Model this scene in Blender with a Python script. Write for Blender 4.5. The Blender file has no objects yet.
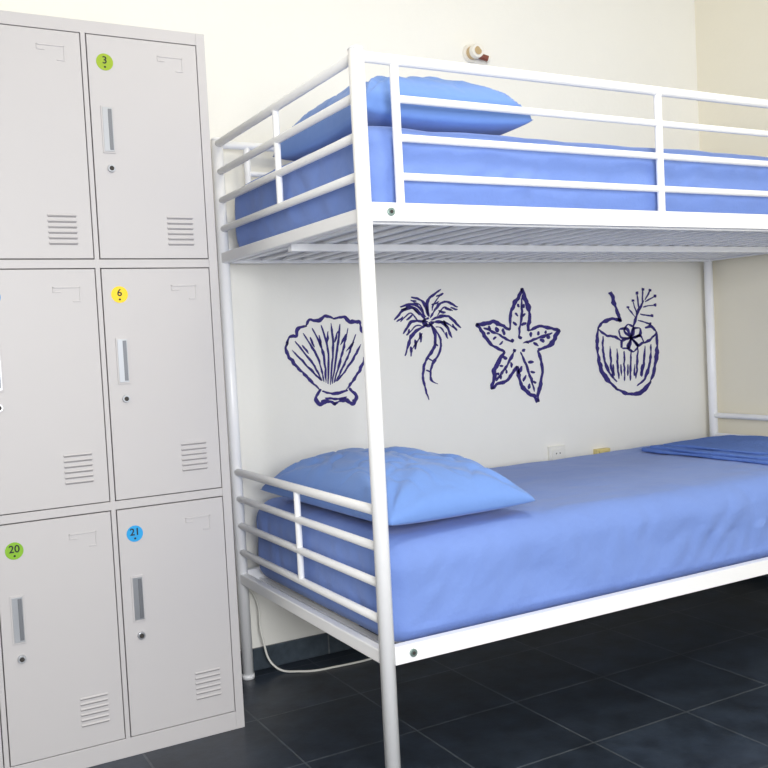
import bpy, bmesh, math, random
from mathutils import Vector, Matrix, noise
random.seed(4)
S=bpy.context.scene
COL=S.collection
S.view_settings.view_transform='Standard'
S.view_settings.look='None'
S.view_settings.exposure=0.0

# ------------------------------------------------------------ materials
def lin(c): 
    return tuple(((x/255)/12.92 if x/255<=.04045 else ((x/255+.055)/1.055)**2.4) for x in c)+(1,)
def mat(name,rgb,rough=.5,metal=0,bump=0,bscale=50,var=0,vscale=3,spec=.5,detail=4,coat=0,sheen=0):
    m=bpy.data.materials.new(name); m.use_nodes=True
    nt=m.node_tree; b=nt.nodes['Principled BSDF']
    c=lin(rgb); b.inputs['Base Color'].default_value=c
    b.inputs['Roughness'].default_value=rough; b.inputs['Metallic'].default_value=metal
    b.inputs['Specular IOR Level'].default_value=spec
    b.inputs['Coat Weight'].default_value=coat
    b.inputs['Sheen Weight'].default_value=sheen
    tc=nt.nodes.new('ShaderNodeTexCoord')
    if var:
        n=nt.nodes.new('ShaderNodeTexNoise'); n.inputs['Scale'].default_value=vscale; n.inputs['Detail'].default_value=5
        nt.links.new(tc.outputs['Object'],n.inputs['Vector'])
        mx=nt.nodes.new('ShaderNodeMix'); mx.data_type='RGBA'
        mx.inputs['A'].default_value=tuple(x*(1-var) for x in c[:3])+(1,)
        mx.inputs['B'].default_value=tuple(min(1,x*(1+var)) for x in c[:3])+(1,)
        nt.links.new(n.outputs['Fac'],mx.inputs['Factor']); nt.links.new(mx.outputs['Result'],b.inputs['Base Color'])
    if bump:
        n=nt.nodes.new('ShaderNodeTexNoise'); n.inputs['Scale'].default_value=bscale; n.inputs['Detail'].default_value=detail
        nt.links.new(tc.outputs['Object'],n.inputs['Vector'])
        bp=nt.nodes.new('ShaderNodeBump'); bp.inputs['Strength'].default_value=bump; bp.inputs['Distance'].default_value=.01
        nt.links.new(n.outputs['Fac'],bp.inputs['Height']); nt.links.new(bp.outputs['Normal'],b.inputs['Normal'])
    return m
M_wall=mat('wall_paint',(243,241,234),.9,bump=.08,bscale=60,var=.02,spec=.2)
M_wallr=mat('wall_paint_cream',(242,236,218),.9,bump=.08,bscale=60,var=.02,spec=.2)
M_ceil=mat('ceiling_paint',(245,242,232),.9,spec=.2)
M_white=mat('bed_white_enamel',(252,252,254),.3,spec=.5)
M_lock=mat('locker_powdercoat',(195,192,194),.45,bump=.03,bscale=400,spec=.4)
M_dark=mat('gap_dark',(60,56,54),.8)
M_chrome=mat('brushed_chrome',(190,192,196),.28,metal=.9)
M_slot=mat('handle_recess',(120,122,128),.4,metal=.5)
M_louv=mat('louvre_slot',(144,140,142),.6)
M_blue=mat('blue_sheet',(119,146,212),.85,bump=.6,bscale=13,var=.07,vscale=5,spec=.15,sheen=.15,detail=6)
M_pil=mat('blue_pillowcase',(114,150,218),.8,bump=.55,bscale=9,var=.05,vscale=3,spec=.2,sheen=.2)
M_blank=mat('blue_folded',(100,130,200),.9,bump=.5,bscale=90,var=.12,vscale=30,spec=.1)
M_tick=mat('mattress_ticking',(225,225,228),.9)
M_ink=mat('mural_ink',(48,38,116),.7,var=.35,vscale=40)
M_bolt=mat('bolt_zinc',(140,160,155),.35,metal=.7)
M_plast=mat('plastic_white',(238,236,228),.4)
M_yel=mat('plastic_cream',(226,208,140),.5)
M_brass=mat('brass',(205,180,140),.35,metal=.5)
M_cer=mat('ceramic_white',(238,234,224),.35)
M_brown=mat('bakelite_brown',(130,70,52),.4)
M_blk=mat('print_black',(25,30,25),.6)

def slate(name,base,tile,grout,ox=0,oy=0):
    m=bpy.data.materials.new(name); m.use_nodes=True; nt=m.node_tree; b=nt.nodes['Principled BSDF']
    geo=nt.nodes.new('ShaderNodeNewGeometry')
    mp=nt.nodes.new('ShaderNodeMapping'); mp.inputs['Location'].default_value=(ox,oy,0)
    nt.links.new(geo.outputs['Position'],mp.inputs['Vector'])
    br=nt.nodes.new('ShaderNodeTexBrick'); br.offset=0; br.squash=1
    br.inputs['Scale'].default_value=1; br.inputs['Brick Width'].default_value=tile; br.inputs['Row Height'].default_value=tile
    br.inputs['Mortar Size'].default_value=.003; br.inputs['Mortar Smooth'].default_value=.2
    c=lin(base)
    br.inputs['Color1'].default_value=tuple(x*.8 for x in c[:3])+(1,)
    br.inputs['Color2'].default_value=tuple(x*1.25 for x in c[:3])+(1,)
    br.inputs['Mortar'].default_value=lin(grout)
    nt.links.new(mp.outputs['Vector'],br.inputs['Vector'])
    n=nt.nodes.new('ShaderNodeTexNoise'); n.inputs['Scale'].default_value=9; n.inputs['Detail'].default_value=8; n.inputs['Roughness'].default_value=.65
    nt.links.new(geo.outputs['Position'],n.inputs['Vector'])
    ra=nt.nodes.new('ShaderNodeMapRange'); ra.inputs['From Min'].default_value=.3; ra.inputs['From Max'].default_value=.7
    ra.inputs['To Min'].default_value=.5; ra.inputs['To Max'].default_value=1.7
    nt.links.new(n.outputs['Fac'],ra.inputs['Value'])
    mx=nt.nodes.new('ShaderNodeMix'); mx.data_type='RGBA'; mx.blend_type='MULTIPLY'; mx.inputs['Factor'].default_value=1
    nt.links.new(br.outputs['Color'],mx.inputs['A']); nt.links.new(ra.outputs['Result'],mx.inputs['B'])
    nt.links.new(mx.outputs['Result'],b.inputs['Base Color'])
    b.inputs['Roughness'].default_value=.33; b.inputs['Specular IOR Level'].default_value=.4
    bp=nt.nodes.new('ShaderNodeBump'); bp.inputs['Strength'].default_value=.4; bp.inputs['Distance'].default_value=.003
    nt.links.new(n.outputs['Fac'],bp.inputs['Height'])
    bp2=nt.nodes.new('ShaderNodeBump'); bp2.invert=True; bp2.inputs['Strength'].default_value=.6; bp2.inputs['Distance'].default_value=.003
    nt.links.new(br.outputs['Fac'],bp2.inputs['Height']); nt.links.new(bp.outputs['Normal'],bp2.inputs['Normal'])
    nt.links.new(bp2.outputs['Normal'],b.inputs['Normal'])
    return m
M_floor=slate('slate_floor_tiles',(38,46,58),.33,(70,76,84),ox=.1,oy=.05)
M_base=slate('slate_baseboard',(70,80,90),.33,(104,108,112),ox=.02,oy=.1)

# ------------------------------------------------------------ mesh builder
class MB:
    def __init__(s): s.bm=bmesh.new(); s.mats=[]
    def mi(s,m):
        if m not in s.mats: s.mats.append(m)
        return s.mats.index(m)
    def box(s,x0,x1,y0,y1,z0,z1,m,rot=None):
        i=s.mi(m); v=[s.bm.verts.new((x,y,z)) for x in (x0,x1) for y in (y0,y1) for z in (z0,z1)]
        for f in ((0,1,3,2),(4,6,7,5),(0,4,5,1),(2,3,7,6),(0,2,6,4),(1,5,7,3)):
            fc=s.bm.faces.new([v[k] for k in f]); fc.material_index=i
        if rot is not None:
            c=Vector(((x0+x1)/2,(y0+y1)/2,(z0+z1)/2))
            for q in v: q.co=c+rot@(q.co-c)
    def cyl(s,a,b,r,m,n=20,r2=None,cap=True):
        a=Vector(a); b=Vector(b); i=s.mi(m); d=(b-a).normalized()
        t=Vector((0,0,1)) if abs(d.z)<.9 else Vector((1,0,0))
        u=d.cross(t).normalized(); w=d.cross(u); r2=r if r2 is None else r2
        A=[];B=[]
        for k in range(n):
            q=2*math.pi*k/n; o=u*math.cos(q)+w*math.sin(q)
            A.append(s.bm.verts.new(a+o*r)); B.append(s.bm.verts.new(b+o*r2))
        for k in range(n):
            f=s.bm.faces.new((A[k],A[(k+1)%n],B[(k+1)%n],B[k])); f.smooth=True; f.material_index=i
        if cap:
            f=s.bm.faces.new(A[::-1]); f.material_index=i; f=s.bm.faces.new(B); f.material_index=i
    def poly(s,pts,m):
        i=s.mi(m); f=s.bm.faces.new([s.bm.verts.new(p) for p in pts]); f.material_index=i
    def done(s,name,bevel=0,parent=None,recalc=True):
        if recalc: bmesh.ops.recalc_face_normals(s.bm,faces=s.bm.faces)
        me=bpy.data.meshes.new(name); s.bm.to_mesh(me); s.bm.free()
        for m in s.mats: me.materials.append(m)
        o=bpy.data.objects.new(name,me); COL.objects.link(o)
        if bevel:
            b=o.modifiers.new('bevel','BEVEL'); b.width=bevel; b.segments=2; b.limit_method='ANGLE'; b.angle_limit=math.radians(50)
        if parent: o.parent=parent
        return o
def simple(name,*b,m=None,bevel=0):
    q=MB(); q.box(*b,m); return q.done(name,bevel)

# ------------------------------------------------------------ camera (solved from the photo)
f=929.57; cam_loc=Vector((-.9988,-1.8512,1.0497))
a,b_,c_=[math.radians(t) for t in (-29.0212,-2.5972,-2.9464)]
fwd=Vector((-math.sin(a)*math.cos(b_),math.cos(a)*math.cos(b_),math.sin(b_)))
rr=Vector((math.cos(a),math.sin(a),0)); uu=rr.cross(fwd)
r2=rr*math.cos(c_)+uu*math.sin(c_); u2=-rr*math.sin(c_)+uu*math.cos(c_)
cd=bpy.data.cameras.new('camera'); cam=bpy.data.objects.new('camera',cd); COL.objects.link(cam)
cam.matrix_world=Matrix(((r2.x,u2.x,-fwd.x,cam_loc.x),(r2.y,u2.y,-fwd.y,cam_loc.y),(r2.z,u2.z,-fwd.z,cam_loc.z),(0,0,0,1)))
cd.sensor_width=36; cd.lens=f/768*36; cd.clip_start=.02
S.camera=cam

# ------------------------------------------------------------ room
W=.94; L=2.154; WY=1.0; RX=2.195; CZ=2.85; LX=-2.4; FY=-3.4
simple('floor',LX-.1,RX+.1,FY,WY+.1,-.1,0,m=M_floor)
simple('wall_back',LX,RX,WY,WY+.1,0,CZ,m=M_wall)
simple('wall_right',RX,RX+.1,FY,WY+.1,0,CZ,m=M_wallr)
simple('wall_left',LX-.1,LX,FY,WY+.1,0,CZ,m=M_wall)
simple('ceiling',LX-.1,RX+.1,FY,WY+.1,CZ,CZ+.1,m=M_ceil)
simple('baseboard_back',LX,RX-.012,WY-.012,WY,0,.072,m=M_base,bevel=.002)
simple('baseboard_right',RX-.012,RX,FY,WY,0,.072,m=M_base,bevel=.002)

# ------------------------------------------------------------ bunk bed
H=1.708
bed=bpy.data.objects.new('bunk_bed',None); COL.objects.link(bed)
R=.018; r=.0105
q=MB()
for x in (0,L):
    for y in (0,W):
        q.cyl((x,y,0.012),(x,y,H-.004),R,M_white,28)
        q.cyl((x,y,0),(x,y,.014),R+.002,M_white,28)
        q.cyl((x,y,H-.006),(x,y,H),R+.0015,M_white,28,r2=R-.003)
q.done('posts',parent=bed)
q=MB()
upz=[1.689,1.602,1.514,1.426]; loz=[.664,.579,.494,.409]
for x in (0,L):
    for z in upz: q.cyl((x,0,z),(x,W,z),r if z<1.68 else .012,M_white,16)
    for z in loz: q.cyl((x,0,z),(x,W,z),r if z<.66 else .012,M_white,16)
    q.cyl((x,W/2,1.426),(x,W/2,1.689),.009,M_white,14)
    q.cyl((x,W/2,.409),(x,W/2,.664),.009,M_white,14)
    for z in (1.336,.325): q.box(x-.012,x+.012,0,W,z-.016,z+.016,M_white)
q.done('end_rails',bevel=.003,parent=bed)
q=MB()
gx=[.096,.92,1.40,2.06]
for y in (0,W):
    q.cyl((0,y,1.689),(L,y,1.689),.0125,M_white,16)
    for z in upz[1:]: q.cyl((gx[0],y,z),(gx[-1],y,z),.009,M_white,16)
    for x in (gx[0],gx[1],gx[-1]): q.cyl((x,y,1.35),(x,y,1.689),.0105,M_white,16)
    for z in (1.343,.328): 
        q.box(.015,L-.015,y-.012,y+.012,z-.021,z+.021,M_white)
    s=-1 if y==0 else 1
    for z in (1.343,.328):
        for x in (.062,L-.062):
            q.cyl((x,y+s*.011,z),(x,y+s*.0165,z),.0095,M_bolt,18)
            q.cyl((x,y+s*.0165,z),(x,y+s*.018,z),.0045,M_dark,6)
q.done('side_rails',bevel=.003,parent=bed)
q=MB()
for zc in (1.330,.315):
    x=.06
    while x<L-.04:
        q.box(x-.011,x+.011,.012,W-.012,zc-.004,zc+.004,M_white); x+=.070
    for y in (.02,W-.02): q.box(.02,L-.02,y-.008,y+.008,zc-.012,zc-.002,M_white)
    q.box(.02,L-.02,W/2-.013,W/2+.013,zc-.024,zc-.004,M_white)
q.done('slat_base',bevel=.0015,parent=bed)

# ------------------------------------------------------------ soft goods
def axis(h,rad,n):
    e=[-h+rad*k/8 for k in range(8)]
    mid=[-h+rad+(2*h-2*rad)*k/n for k in range(n+1)]
    return e+mid+[-v for v in e[::-1]]
def roundbox(hx,hy,hz,rad,nx,ny,nz):
    X,Y,Z=axis(hx,rad,nx),axis(hy,rad,ny),axis(hz,rad,nz)
    bm=bmesh.new(); V={}
    def gv(i,j,k):
        if (i,j,k) not in V: V[(i,j,k)]=bm.verts.new((X[i],Y[j],Z[k]))
        return V[(i,j,k)]
    a,b,c=len(X)-1,len(Y)-1,len(Z)-1
    for i in range(a):
        for j in range(b):
            bm.faces.new((gv(i,j,0),gv(i,j+1,0),gv(i+1,j+1,0),gv(i+1,j,0)))
            bm.faces.new((gv(i,j,c),gv(i+1,j,c),gv(i+1,j+1,c),gv(i,j+1,c)))
    for i in range(a):
        for k in range(c):
            bm.faces.new((gv(i,0,k),gv(i+1,0,k),gv(i+1,0,k+1),gv(i,0,k+1)))
            bm.faces.new((gv(i,b,k),gv(i,b,k+1),gv(i+1,b,k+1),gv(i+1,b,k)))
    for j in range(b):
        for k in range(c):
            bm.faces.new((gv(0,j,k),gv(0,j,k+1),gv(0,j+1,k+1),gv(0,j+1,k)))
            bm.faces.new((gv(a,j,k),gv(a,j+1,k),gv(a,j+1,k+1),gv(a,j,k+1)))
    for v in bm.verts:
        p=v.co; cl=Vector((max(-hx+rad,min(hx-rad,p.x)),max(-hy+rad,min(hy-rad,p.y)),max(-hz+rad,min(hz-rad,p.z))))
        d=p-cl
        if d.length>1e-6:
            m=max(abs(d.x),abs(d.y),abs(d.z)); v.co=cl+d.normalized()*m
    return bm
def finish(bm,name,mats,loc):
    for fc in bm.faces: fc.smooth=True
    bm.normal_update()
    me=bpy.data.meshes.new(name); bm.to_mesh(me); bm.free()
    for m in mats: me.materials.append(m)
    o=bpy.data.objects.new(name,me); COL.objects.link(o); o.location=loc; return o
def mattress(z0,z1,seed,rad=.05):
    x0,x1,y0,y1=.024,L-.030,.024,W-.026
    hx,hy,hz=(x1-x0)/2,(y1-y0)/2,(z1-z0)/2
    bm=roundbox(hx,hy,hz,rad,150,56,8)
    bm.normal_update()
    for v in bm.verts:
        p=v.co; n=v.normal
        t=(p.z+hz)/(2*hz)
        s=Vector((seed*7.1,0,0))
        w=noise.noise(Vector((p.x*3,p.y*3,0))+s)*.006*max(0,n.z)
        w+=(abs(noise.noise(Vector((p.x*4+p.y*2,p.y*9-p.x*3,4))+s))-.25)*.006*max(0,n.z)
        side=1-abs(n.z)
        w+=side*(noise.noise(Vector(((p.x+p.y)*7+p.z*5,p.z*3,seed)))*.009 + (abs(noise.noise(Vector(((p.x+p.y)*12-p.z*7,p.z*6,seed+9))))-.25)*.013+ .004*math.sin(math.pi*t))*min(1,t*3) -.004*side
        w=min(w,.009 if n.z<.5 else .003)
        if p.x<-hx+.06 or p.x>hx-.06: w=min(w,.004)
        if n.z>-.3: v.co=p+n*w
        if n.z>-.2 and t>.5:
            e=max(0,1-(hy-abs(v.co.y))/.12); v.co.z-=e*e*.009*(1+1.2*noise.noise(Vector((p.x*2.3,seed,0))))
    for fc in bm.faces: fc.material_index=1 if fc.normal.z<-.8 else 0
    return finish(bm,'mattress',[M_blue,M_tick],((x0+x1)/2,(y0+y1)/2,(z0+z1)/2))
mattress(.3195,.585,1,.07); mattress(1.3345,1.557,2,.05)

def pillow(x0,x1,y0,y1,z0,h,seed,rot=0,tilt=0,pw=.52):
    bm=bmesh.new(); N=90; hx,hy=(x1-x0)/2,(y1-y0)/2
    G={}
    for side in (1,-1):
        for i in range(N+1):
            for j in range(N+1):
                u=-1+2*i/N; v=-1+2*j/N
                edge=i in(0,N) or j in(0,N)
                if edge and side==-1: G[(side,i,j)]=G[(1,i,j)]; continue
                px=u*(1-.10*(1-v*v)*abs(u)**3 ); py=v*(1-.05*(1-u*u)*abs(v)**3)
                e=(1-abs(u)**2.6)*(1-abs(v)**2.6)
                t=max(0,e)**pw
                wr=noise.noise(Vector((u*2.2+seed*5,v*2.2,side)))*.10*t+noise.noise(Vector((u*5+seed*5,v*7,side)))*.06*t**.5
                wr-=max(0,.12-abs(noise.noise(Vector((u*3+v*2+seed*3,v*3.5-u,side*2)))))*.6*t**.5
                cr=0
                for cx,cy in((1,1),(1,-1),(-1,1),(-1,-1)):
                    dx,dy=u-cx,v-cy; dd=math.hypot(dx,dy); an=math.atan2(dy,dx)
                    cr+=math.sin(an*15+seed+dd*2)*math.exp(-dd*2.0)*min(1,dd*4)*.17
                z=h*(.78 if side==1 else .22)*t*side*(1+ (wr+cr if side==1 else 0))
                G[(side,i,j)]=bm.verts.new((px*hx,py*hy,z+h*.22))
    for side in (1,-1):
        for i in range(N):
            for j in range(N):
                vs=[G[(side,i,j)],G[(side,i+1,j)],G[(side,i+1,j+1)],G[(side,i,j+1)]]
                bm.faces.new(vs if side==1 else vs[::-1])
    o=finish(bm,'pillow',[M_pil],((x0+x1)/2,(y0+y1)/2,z0))
    o.rotation_euler=(0,tilt,rot); return o
pillow(.03,.474,.035,.80,.588,.155,1,rot=.03,pw=.46)
pillow(.05,.535,.05,.635,1.560,.162,2,rot=-.02,pw=.34)

# folded blanket at the foot of lower bed
def layer(x0,x1,y0,y1,z0,z1,seed,q):
    hx,hy,hz=(x1-x0)/2,(y1-y0)/2,(z1-z0)/2
    b=roundbox(hx,hy,hz,min(hz*.95,.02),24,26,1)
    c=Vector(((x0+x1)/2,(y0+y1)/2,(z0+z1)/2)); vm={}
    for v in b.verts:
        p=v.co
        d=Vector((p.x+.016*noise.noise(Vector((p.y*6,seed,0))),p.y+.016*noise.noise(Vector((p.x*6,seed,3))),p.z+(.007*noise.noise(Vector((p.x*7,p.y*7,seed))) if p.z>0 else 0)))
        vm[v]=q.bm.verts.new(c+d)
    for fc in b.faces:
        g=q.bm.faces.new([vm[v] for v in fc.verts]); g.smooth=True
    b.free()
q=MB(); q.mi(M_blank)
layer(1.52,1.98,.06,.72,.589,.600,1,q)
layer(1.53,1.965,.07,.70,.600,.611,2,q)
layer(1.57,1.94,.12,.66,.610,.620,3,q)
q.done('folded_blanket')

# ------------------------------------------------------------ lockers
lk=bpy.data.objects.new('locker_cabinet',None); COL.objects.link(lk)
YL=.5835; ZT=1.900; XR=-.146; SF=.024
xb=[XR,-.466,-.762,-1.058,-1.082]
zb=[0,.6625,1.2861,ZT]
XL=xb[4]; YB=WY-.016
q=MB()
q.box(XL,XR,YL+.03,YB,0,ZT,M_lock)                 # carcass
fr=M_lock
q.box(XR-SF,XR,YL,YL+.03,0,ZT,fr); q.box(XL,XL+SF,YL,YL+.03,0,ZT,fr)
for x in xb[1:3]: q.box(x-.006,x+.006,YL,YL+.03,.05,ZT-.03,fr)
q.box(XL+SF,XR-SF,YL,YL+.03,0,.05,fr); q.box(XL+SF,XR-SF,YL,YL+.03,ZT-.032,ZT,fr)
for z in zb[1:3]: q.box(XL+SF,XR-SF,YL+.0003,YL+.03,z-.011,z+.011,fr)
q.done('carcass',bevel=.0012,parent=lk)
cols=[(xb[1]+.006,XR-SF),(xb[2]+.006,xb[1]-.006),(XL+SF,xb[2]-.006)]
rows=[(zb[2]+.011,ZT-.032),(zb[1]+.011,zb[2]-.011),(.05,zb[1]-.011)]
M_st={k:mat('sticker_'+k,c,.35) for k,c in dict(olive=(150,176,30),yellow=(250,208,10),green=(130,180,36),cyan=(40,160,225),blue=(60,130,210),orange=(235,130,40)).items()}
stick={(0,0):('olive','3'),(0,1):('yellow','6'),(0,2):('cyan','21'),(1,0):('cyan','2'),(1,1):('blue','5'),(1,2):('green','20'),(2,0):('orange','1'),(2,1):('olive','4'),(2,2):('yellow','19')}
g=.0026
for ci,(cx0,cx1) in enumerate(cols):
    for ri,(rz0,rz1) in enumerate(rows):
        q=MB()
        x0,x1,z0,z1=cx0+g,cx1-g,rz0+g,rz1-g
        q.box(x0,x1,YL-.001,YL+.018,z0,z1,M_lock)
        yf=YL-.001
        ox=-.012 if (ci==1 and ri==1) else 0
        hx,hz=x0+.040+ox,z1-.237
        q.box(hx-.016,hx+.016,yf-.003,yf+.001,hz-.060,hz+.060,M_lock)
        q.box(hx-.0125,hx+.0125,yf-.0042,yf,hz-.056,hz+.056,M_chrome)
        q.box(hx+.001,hx+.0105,yf-.0052,yf,hz-.052,hz+.052,M_slot)
        lx,lz=x0+.042+ox,z1-.336
        q.cyl((lx,yf+.001,lz),(lx,yf-.006,lz),.0105,M_chrome,20,r2=.0095)
        q.cyl((lx,yf-.006,lz),(lx,yf-.0072,lz),.006,M_dark,16)
        for k in range(6):
            zz=z1-(.468 if ri else .458)-k*.0138
            q.box(x1-.106,x1-.036,yf-.0035,yf+.001,zz-.0022,zz+.0022,M_lock,rot=Matrix.Rotation(math.radians(-35),3,'X'))
            q.box(x1-.105,x1-.037,yf-.0006,yf+.001,zz-.0050,zz-.0026,M_louv)
        ax,az=x1-.106,z1-(.036 if ri==0 else .044)
        e=.0016
        for (p,s_) in (((ax,ax+.068),(az-.003,az)),((ax+.065,ax+.068),(az-.036,az)),((ax+.048,ax+.068),(az-.038,az-.035)),((ax,ax+.003),(az-.012,az)),((ax,ax+.020),(az-.0145,az-.012))):
            q.box(p[0],p[1],yf-e,yf+.001,s_[0],s_[1],M_lock)
        sx,sz=x0+.042+ox,z1-.066
        col,num=stick[(ci,ri)]
        q.cyl((sx,yf+.0005,sz),(sx,yf-.0008,sz),.0215,M_st[col],36)
        q.cyl((sx,yf,sz-.0125),(sx,yf-.0013,sz-.0125),.003,M_blk,8)
        d=q.done('door_%d_%d'%(ci+1,ri+1),bevel=.0010,parent=lk)
        tc=bpy.data.curves.new('number',type='FONT'); tc.body=num; tc.size=.026; tc.align_x='CENTER'; tc.align_y='CENTER'; tc.extrude=.0002
        tc.offset=.0004
        to=bpy.data.objects.new('number_%d_%d'%(ci+1,ri+1),tc); COL.objects.link(to); tc.materials.append(M_blk)
        to.location=(sx,yf-.0012,sz+.004); to.rotation_euler=(math.pi/2,0,0); to.parent=lk

# ------------------------------------------------------------ wall paintings (flat ink on the back wall)
YM=WY-.0012
def wall_pt(u,v):
    d=r2*((u-384)/f)+u2*((384-v)/f)+fwd
    t=(YM-cam_loc.y)/d.y; p=cam_loc+d*t; return Vector((p.x,YM,p.z))
def spline(pts,n=8):
    if len(pts)<3: 
        a,b=pts[0],pts[-1]; return [(a[0]+(b[0]-a[0])*k/n,a[1]+(b[1]-a[1])*k/n) for k in range(n+1)]
    P=[pts[0]]+list(pts)+[pts[-1]]; out=[]
    for i in range(1,len(P)-2):
        for k in range(n):
            t=k/n; o=[]
            for c in (0,1):
                p0,p1,p2,p3=P[i-1][c],P[i][c],P[i+1][c],P[i+2][c]
                o.append(.5*((2*p1)+(-p0+p2)*t+(2*p0-5*p1+4*p2-p3)*t*t+(-p0+3*p1-3*p2+p3)*t**3))
            out.append(tuple(o))
    out.append(pts[-1]); return out
class Ink:
    def __init__(s): s.q=MB(); s.k=0
    def st(s,pts,w=2.4,taper=.3):
        P=spline(pts)
        n=len(P); L_=[];R_=[]
        s.k+=1
        for i,p in enumerate(P):
            a=P[max(0,i-1)]; b=P[min(n-1,i+1)]; dx,dy=b[0]-a[0],b[1]-a[1]; l=math.hypot(dx,dy) or 1
            t=i/(n-1); base=w/2*(taper+(1-taper)*math.sin(math.pi*min(1,max(0,t)))**.6)
            wa=base*(1+.95*noise.noise(Vector((p[0]*.22,p[1]*.22,s.k)))); wb=base*(1+.95*noise.noise(Vector((p[0]*.22,p[1]*.22,s.k+50))))
            L_.append((p[0]-dy/l*wa,p[1]+dx/l*wa)); R_.append((p[0]+dy/l*wb,p[1]-dx/l*wb))
        Lv=[s.q.bm.verts.new(wall_pt(*x)) for x in L_]; Rv=[s.q.bm.verts.new(wall_pt(*x)) for x in R_]
        i=s.q.mi(M_ink)
        for k in range(n-1): s.q.bm.faces.new((Lv[k],Lv[k+1],Rv[k+1],Rv[k])).material_index=i
    def done(s,name):
        o=s.q.done(name,recalc=False); return o
# scallop shell
k=Ink()
k.st([(320,390),(306,376),(293,362),(286,350),(288,341)],3.4); k.st([(287,345),(289,337),(296,336),(299,328),(307,326)],3.4)
k.st([(305,327),(310,320),(319,321),(325,316),(335,319)],3.4); k.st([(333,319),(344,317),(350,322),(359,322),(362,331),(367,337)],3.8)
k.st([(367,337),(366,352),(361,368),(352,382),(346,390)],3.0)
k.st([(321,389),(316,397),(320,404),(328,401),(336,405)],4.4); k.st([(334,404),(345,400),(353,403),(356,396),(349,388)],4.4)
k.st([(322,391),(334,394),(348,390)],3); k.st([(325,398),(336,399),(347,397)],2.6)
for e,m in (((292,350),(309,368)),((295,341),(313,364)),((303,333),(318,358)),((312,328),(323,352)),((321,325),(328,350)),((331,323),(333,348)),((340,324),(337,350)),((348,328),(342,354)),((356,334),(347,358)),((361,344),(350,364))):
    b=(330+(e[0]-330)*.22,385+abs(e[0]-330)*-.12); k.st([e,m,b],2.3)
for e in ((300,345),(308,337),(317,335),(326,331),(336,331),(344,334),(352,342)):
    k.st([(e[0]+2,e[1]),(e[0]*.72+331*.28,e[1]*.8+384*.2+1)],2)
k.done('scallop_shell_wall_painting')
# palm tree : loose brush fronds
k=Ink()
def leaf(c,m,tip,w=6,ts=(.4,.62,.82)):
    dx,dy=tip[0]-c[0],tip[1]-c[1]; l=math.hypot(dx,dy); nx,ny=-dy/l,dx/l
    s_=1 if ny>0 else -1
    nx,ny=nx*s_,ny*s_
    k.st([c,(m[0]-nx*w*.4,m[1]-ny*w*.4),tip],3.0)
    for a_,t in enumerate(ts):
        x=(1-t)**2*c[0]+2*t*(1-t)*m[0]+t*t*tip[0]; y=(1-t)**2*c[1]+2*t*(1-t)*m[1]+t*t*tip[1]
        k.st([(x-dx*.08,y-dy*.08),(x+nx*w*.5,y+ny*w*.5),(x+nx*w*.9+dx*.12,y+ny*w*.9+dy*.12)],2.2)
    k.st([(c[0]+dx*.25,c[1]+dy*.25+1),(m[0]+nx*w*.7,m[1]+ny*w*.7),(tip[0]-dx*.2+nx*2,tip[1]-dy*.2+ny*2)],1.5)
leaf((426,320),(410,309),(394,320),6,(.5,.8)); leaf((426,317),(414,306),(400,307),4,(.8,)); leaf((428,316),(422,303),(411,297),4,(.8,))
leaf((429,317),(430,302),(441,289),6,(.5,.8)); leaf((430,318),(443,304),(458,307),5); leaf((431,320),(446,318),(461,328),6,(.5,.8))
leaf((430,322),(443,325),(452,338),5,(.8,)); leaf((428,322),(414,323),(403,334),5,(.8,)); leaf((428,324),(415,336),(405,356),7)
k.st([(429,322),(435,334),(434,347),(426,361),(423,378),(429,400)],3.0)
k.st([(431,324),(440,338),(440,351),(432,366),(431,379),(438,384)],2.4)
k.st([(429,318),(423,321),(428,326),(434,322)],3.4)
k.st([(434,342),(438,346)],2); k.st([(428,358),(433,361)],2); k.st([(426,370),(430,372)],1.8)
k.done('palm_tree_wall_painting')
# starfish
k=Ink()
tips=[(522,288),(560,330),(538,402),(491,389),(476,324)]
cx,cy=518,345
nt_=[(528,331),(538,350),(517,366),(505,352),(510,330)]
for i in range(5):
    a=nt_[i-1]; b=nt_[i]; T=tips[i]
    ma=(a[0]*.55+T[0]*.45+(a[0]-b[0])*.22,a[1]*.55+T[1]*.45+(a[1]-b[1])*.22); mb=(b[0]*.55+T[0]*.45+(b[0]-a[0])*.22,b[1]*.55+T[1]*.45+(b[1]-a[1])*.22)
    k.st([a,ma,(T[0]*.8+a[0]*.2+(a[0]-b[0])*.05,T[1]*.8+a[1]*.2+(a[1]-b[1])*.05),T],3.4,.5); k.st([T,(T[0]*.8+b[0]*.2+(b[0]-a[0])*.05,T[1]*.8+b[1]*.2+(b[1]-a[1])*.05),mb,b],4.4,.5)
    k.st([(cx+(T[0]-cx)*.12,cy+(T[1]-cy)*.12),(cx+(T[0]-cx)*.5+1.5,cy+(T[1]-cy)*.5),(cx+(T[0]-cx)*.82,cy+(T[1]-cy)*.82)],2.8)
    for t in (.34,.5,.66):
        px,py=cx+(T[0]-cx)*t,cy+(T[1]-cy)*t; nx,ny=(b[0]-a[0])*(1-t)*.44,(b[1]-a[1])*(1-t)*.44
        k.st([(px+nx*1.3+(T[0]-cx)*.06,py+ny*1.3+(T[1]-cy)*.06),(px+nx*.4,py+ny*.4)],3.2)
        k.st([(px-nx*1.3+(T[0]-cx)*.06,py-ny*1.3+(T[1]-cy)*.06),(px-nx*.5,py-ny*.5)],2.6)
for x,y in ((511,340),(519,337),(526,342),(522,350),(513,350)): k.st([(x,y),(x+3,y+1)],3,.8)
k.done('starfish_wall_painting')
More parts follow.
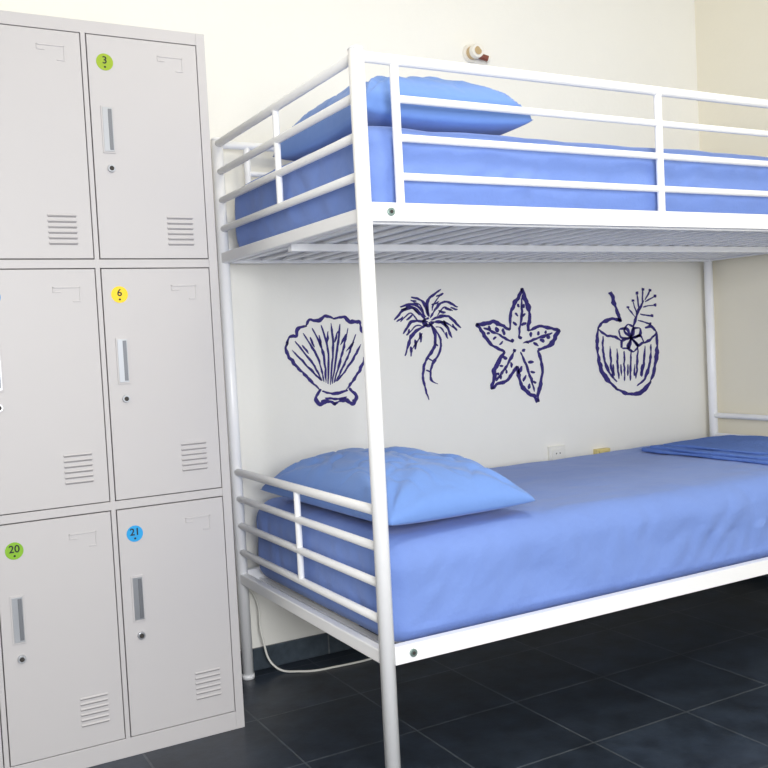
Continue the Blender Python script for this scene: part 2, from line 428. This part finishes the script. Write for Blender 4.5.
# coconut drink
k=Ink()
k.st([(598,328),(597,346),(600,364),(607,379),(617,389)],4.2); k.st([(615,388),(630,394),(643,391),(651,381)],4.2); k.st([(650,383),(655,366),(657,348),(656,331)],3.6)
k.st([(598,329),(603,322),(613,319),(622,321)],3.4); k.st([(656,331),(651,326),(645,328)],3.2)
k.st([(598,329),(606,335),(615,337),(622,341)],2.8); k.st([(656,333),(650,340),(643,343)],2.8)
k.st([(603,336),(603,352),(608,370),(617,382)],2.5); k.st([(651,344),(650,362),(645,378),(637,386)],2.5)
for x in (610,617,624,631,638,645): k.st([(x,352+abs(x-627)*-.35),(x+(627-x)*.08,366),(x+(627-x)*.2,382-abs(x-627)*.3)],2.2)
for x in (613,621,628,635,642): k.st([(x,364),(x+(627-x)*.1,376)],1.8)
k.st([(610,292),(615,306),(621,322)],4,.8)
for T in ((619,330),(622,348),(634,352),(644,342),(640,328),(628,324)):
    c0=(631,338); dx,dy=T[0]-c0[0],T[1]-c0[1]
    k.st([c0,(c0[0]+dx*.6-dy*.35,c0[1]+dy*.6+dx*.35),T],2.8); k.st([c0,(c0[0]+dx*.6+dy*.35,c0[1]+dy*.6-dx*.35),T],2.3)
k.st([(633,328),(637,314),(644,300)],2.4)
for a,b in (((636,318),(628,308)),((637,314),(633,302)),((639,309),(637,294)),((642,305),(643,289)),((645,300),(650,290)),((645,302),(655,296)),((643,307),(654,305)),((640,314),(651,316)),((638,320),(650,324))): k.st([a,b],1.5,.6)
for p in ((628,307),(633,301),(637,293),(643,289),(650,290),(655,296),(655,305),(652,316),(650,324)): k.st([(p[0]-1.4,p[1]),(p[0]+1.4,p[1])],2.8,.9)
k.done('coconut_drink_wall_painting')

# ------------------------------------------------------------ small wall things
p=wall_pt(470,54); q=MB()
q.cyl((p.x,WY,p.z),(p.x,WY-.012,p.z),.034,M_cer,32,r2=.032)
q.cyl((p.x,WY-.012,p.z),(p.x-.002,WY-.040,p.z-.002),.024,M_brass,28,r2=.022)
q.cyl((p.x-.002,WY-.040,p.z-.002),(p.x-.004,WY-.060,p.z-.004),.027,M_cer,28,r2=.024)
q.cyl((p.x-.004,WY-.059,p.z-.004),(p.x-.004,WY-.0615,p.z-.004),.015,M_brass,24)
q.cyl((p.x+.02,WY-.02,p.z-.008),(p.x+.060,WY-.03,p.z-.020),.011,M_brown,18)
q.cyl((p.x+.058,WY-.028,p.z-.020),(p.x+.066,WY-.03,p.z-.022),.013,M_cer,18)
q.done('wall_lamp_socket',bevel=.001)
p=wall_pt(556,456); q=MB(); q.box(p.x-.04,p.x+.04,WY-.012,WY,p.z-.04,p.z+.04,M_plast); q.box(p.x-.028,p.x+.028,WY-.016,WY-.01,p.z-.028,p.z+.028,M_plast)
for s in (-.009,.009): q.cyl((p.x+s,WY-.015,p.z+.012),(p.x+s,WY-.0165,p.z+.012),.003,M_dark,10)
q.done('wall_outlet',bevel=.002)
p=wall_pt(600,452); q=MB(); q.box(p.x-.035,p.x+.035,WY-.025,WY,p.z-.03,p.z+.015,M_yel); q.box(p.x-.025,p.x+.02,WY-.03,WY-.02,p.z-.01,p.z+.008,M_yel)
q.done('wall_junction_box',bevel=.002)

# power cable
cu=bpy.data.curves.new('power_cable','CURVE'); cu.dimensions='3D'; cu.bevel_depth=.0035; cu.bevel_resolution=4
cp=[(-.02,.972,.33),(.012,.972,.30),(.05,.965,.24),(.06,.955,.12),(.09,.93,.02),(.16,.88,.0042),(.28,.85,.0042),(.42,.85,.0042),(.60,.90,.0042),(.9,.95,.0042)]
sp=cu.splines.new('BEZIER'); sp.bezier_points.add(len(cp)-1)
for bpnt,c in zip(sp.bezier_points,cp): bpnt.co=c; bpnt.handle_left_type=bpnt.handle_right_type='AUTO'
co=bpy.data.objects.new('power_cable',cu); COL.objects.link(co); cu.materials.append(M_plast)

# ------------------------------------------------------------ light
w=bpy.data.worlds.new('world'); S.world=w; w.use_nodes=True
w.node_tree.nodes['Background'].inputs[0].default_value=(.93,.96,1,1); w.node_tree.nodes['Background'].inputs[1].default_value=1.0
def area(name,loc,tgt,sx,sy,pw,colr):
    l=bpy.data.lights.new(name,'AREA'); l.shape='RECTANGLE'; l.size=sx; l.size_y=sy; l.energy=pw; l.color=colr
    o=bpy.data.objects.new(name,l); COL.objects.link(o); o.location=loc
    o.rotation_euler=(Vector(tgt)-Vector(loc)).to_track_quat('-Z','Y').to_euler(); return o
area('front_fill_light',(-.9,-3.2,1.4),(.5,.5,.9),1.0,.9,86,(.98,.99,1))  # unseen area light added behind the camera for soft frontal light; no window built
area('ceiling_lamp',(.5,-.9,CZ-.06),(.5,-.9,0),.5,.5,18,(1,.93,.76))
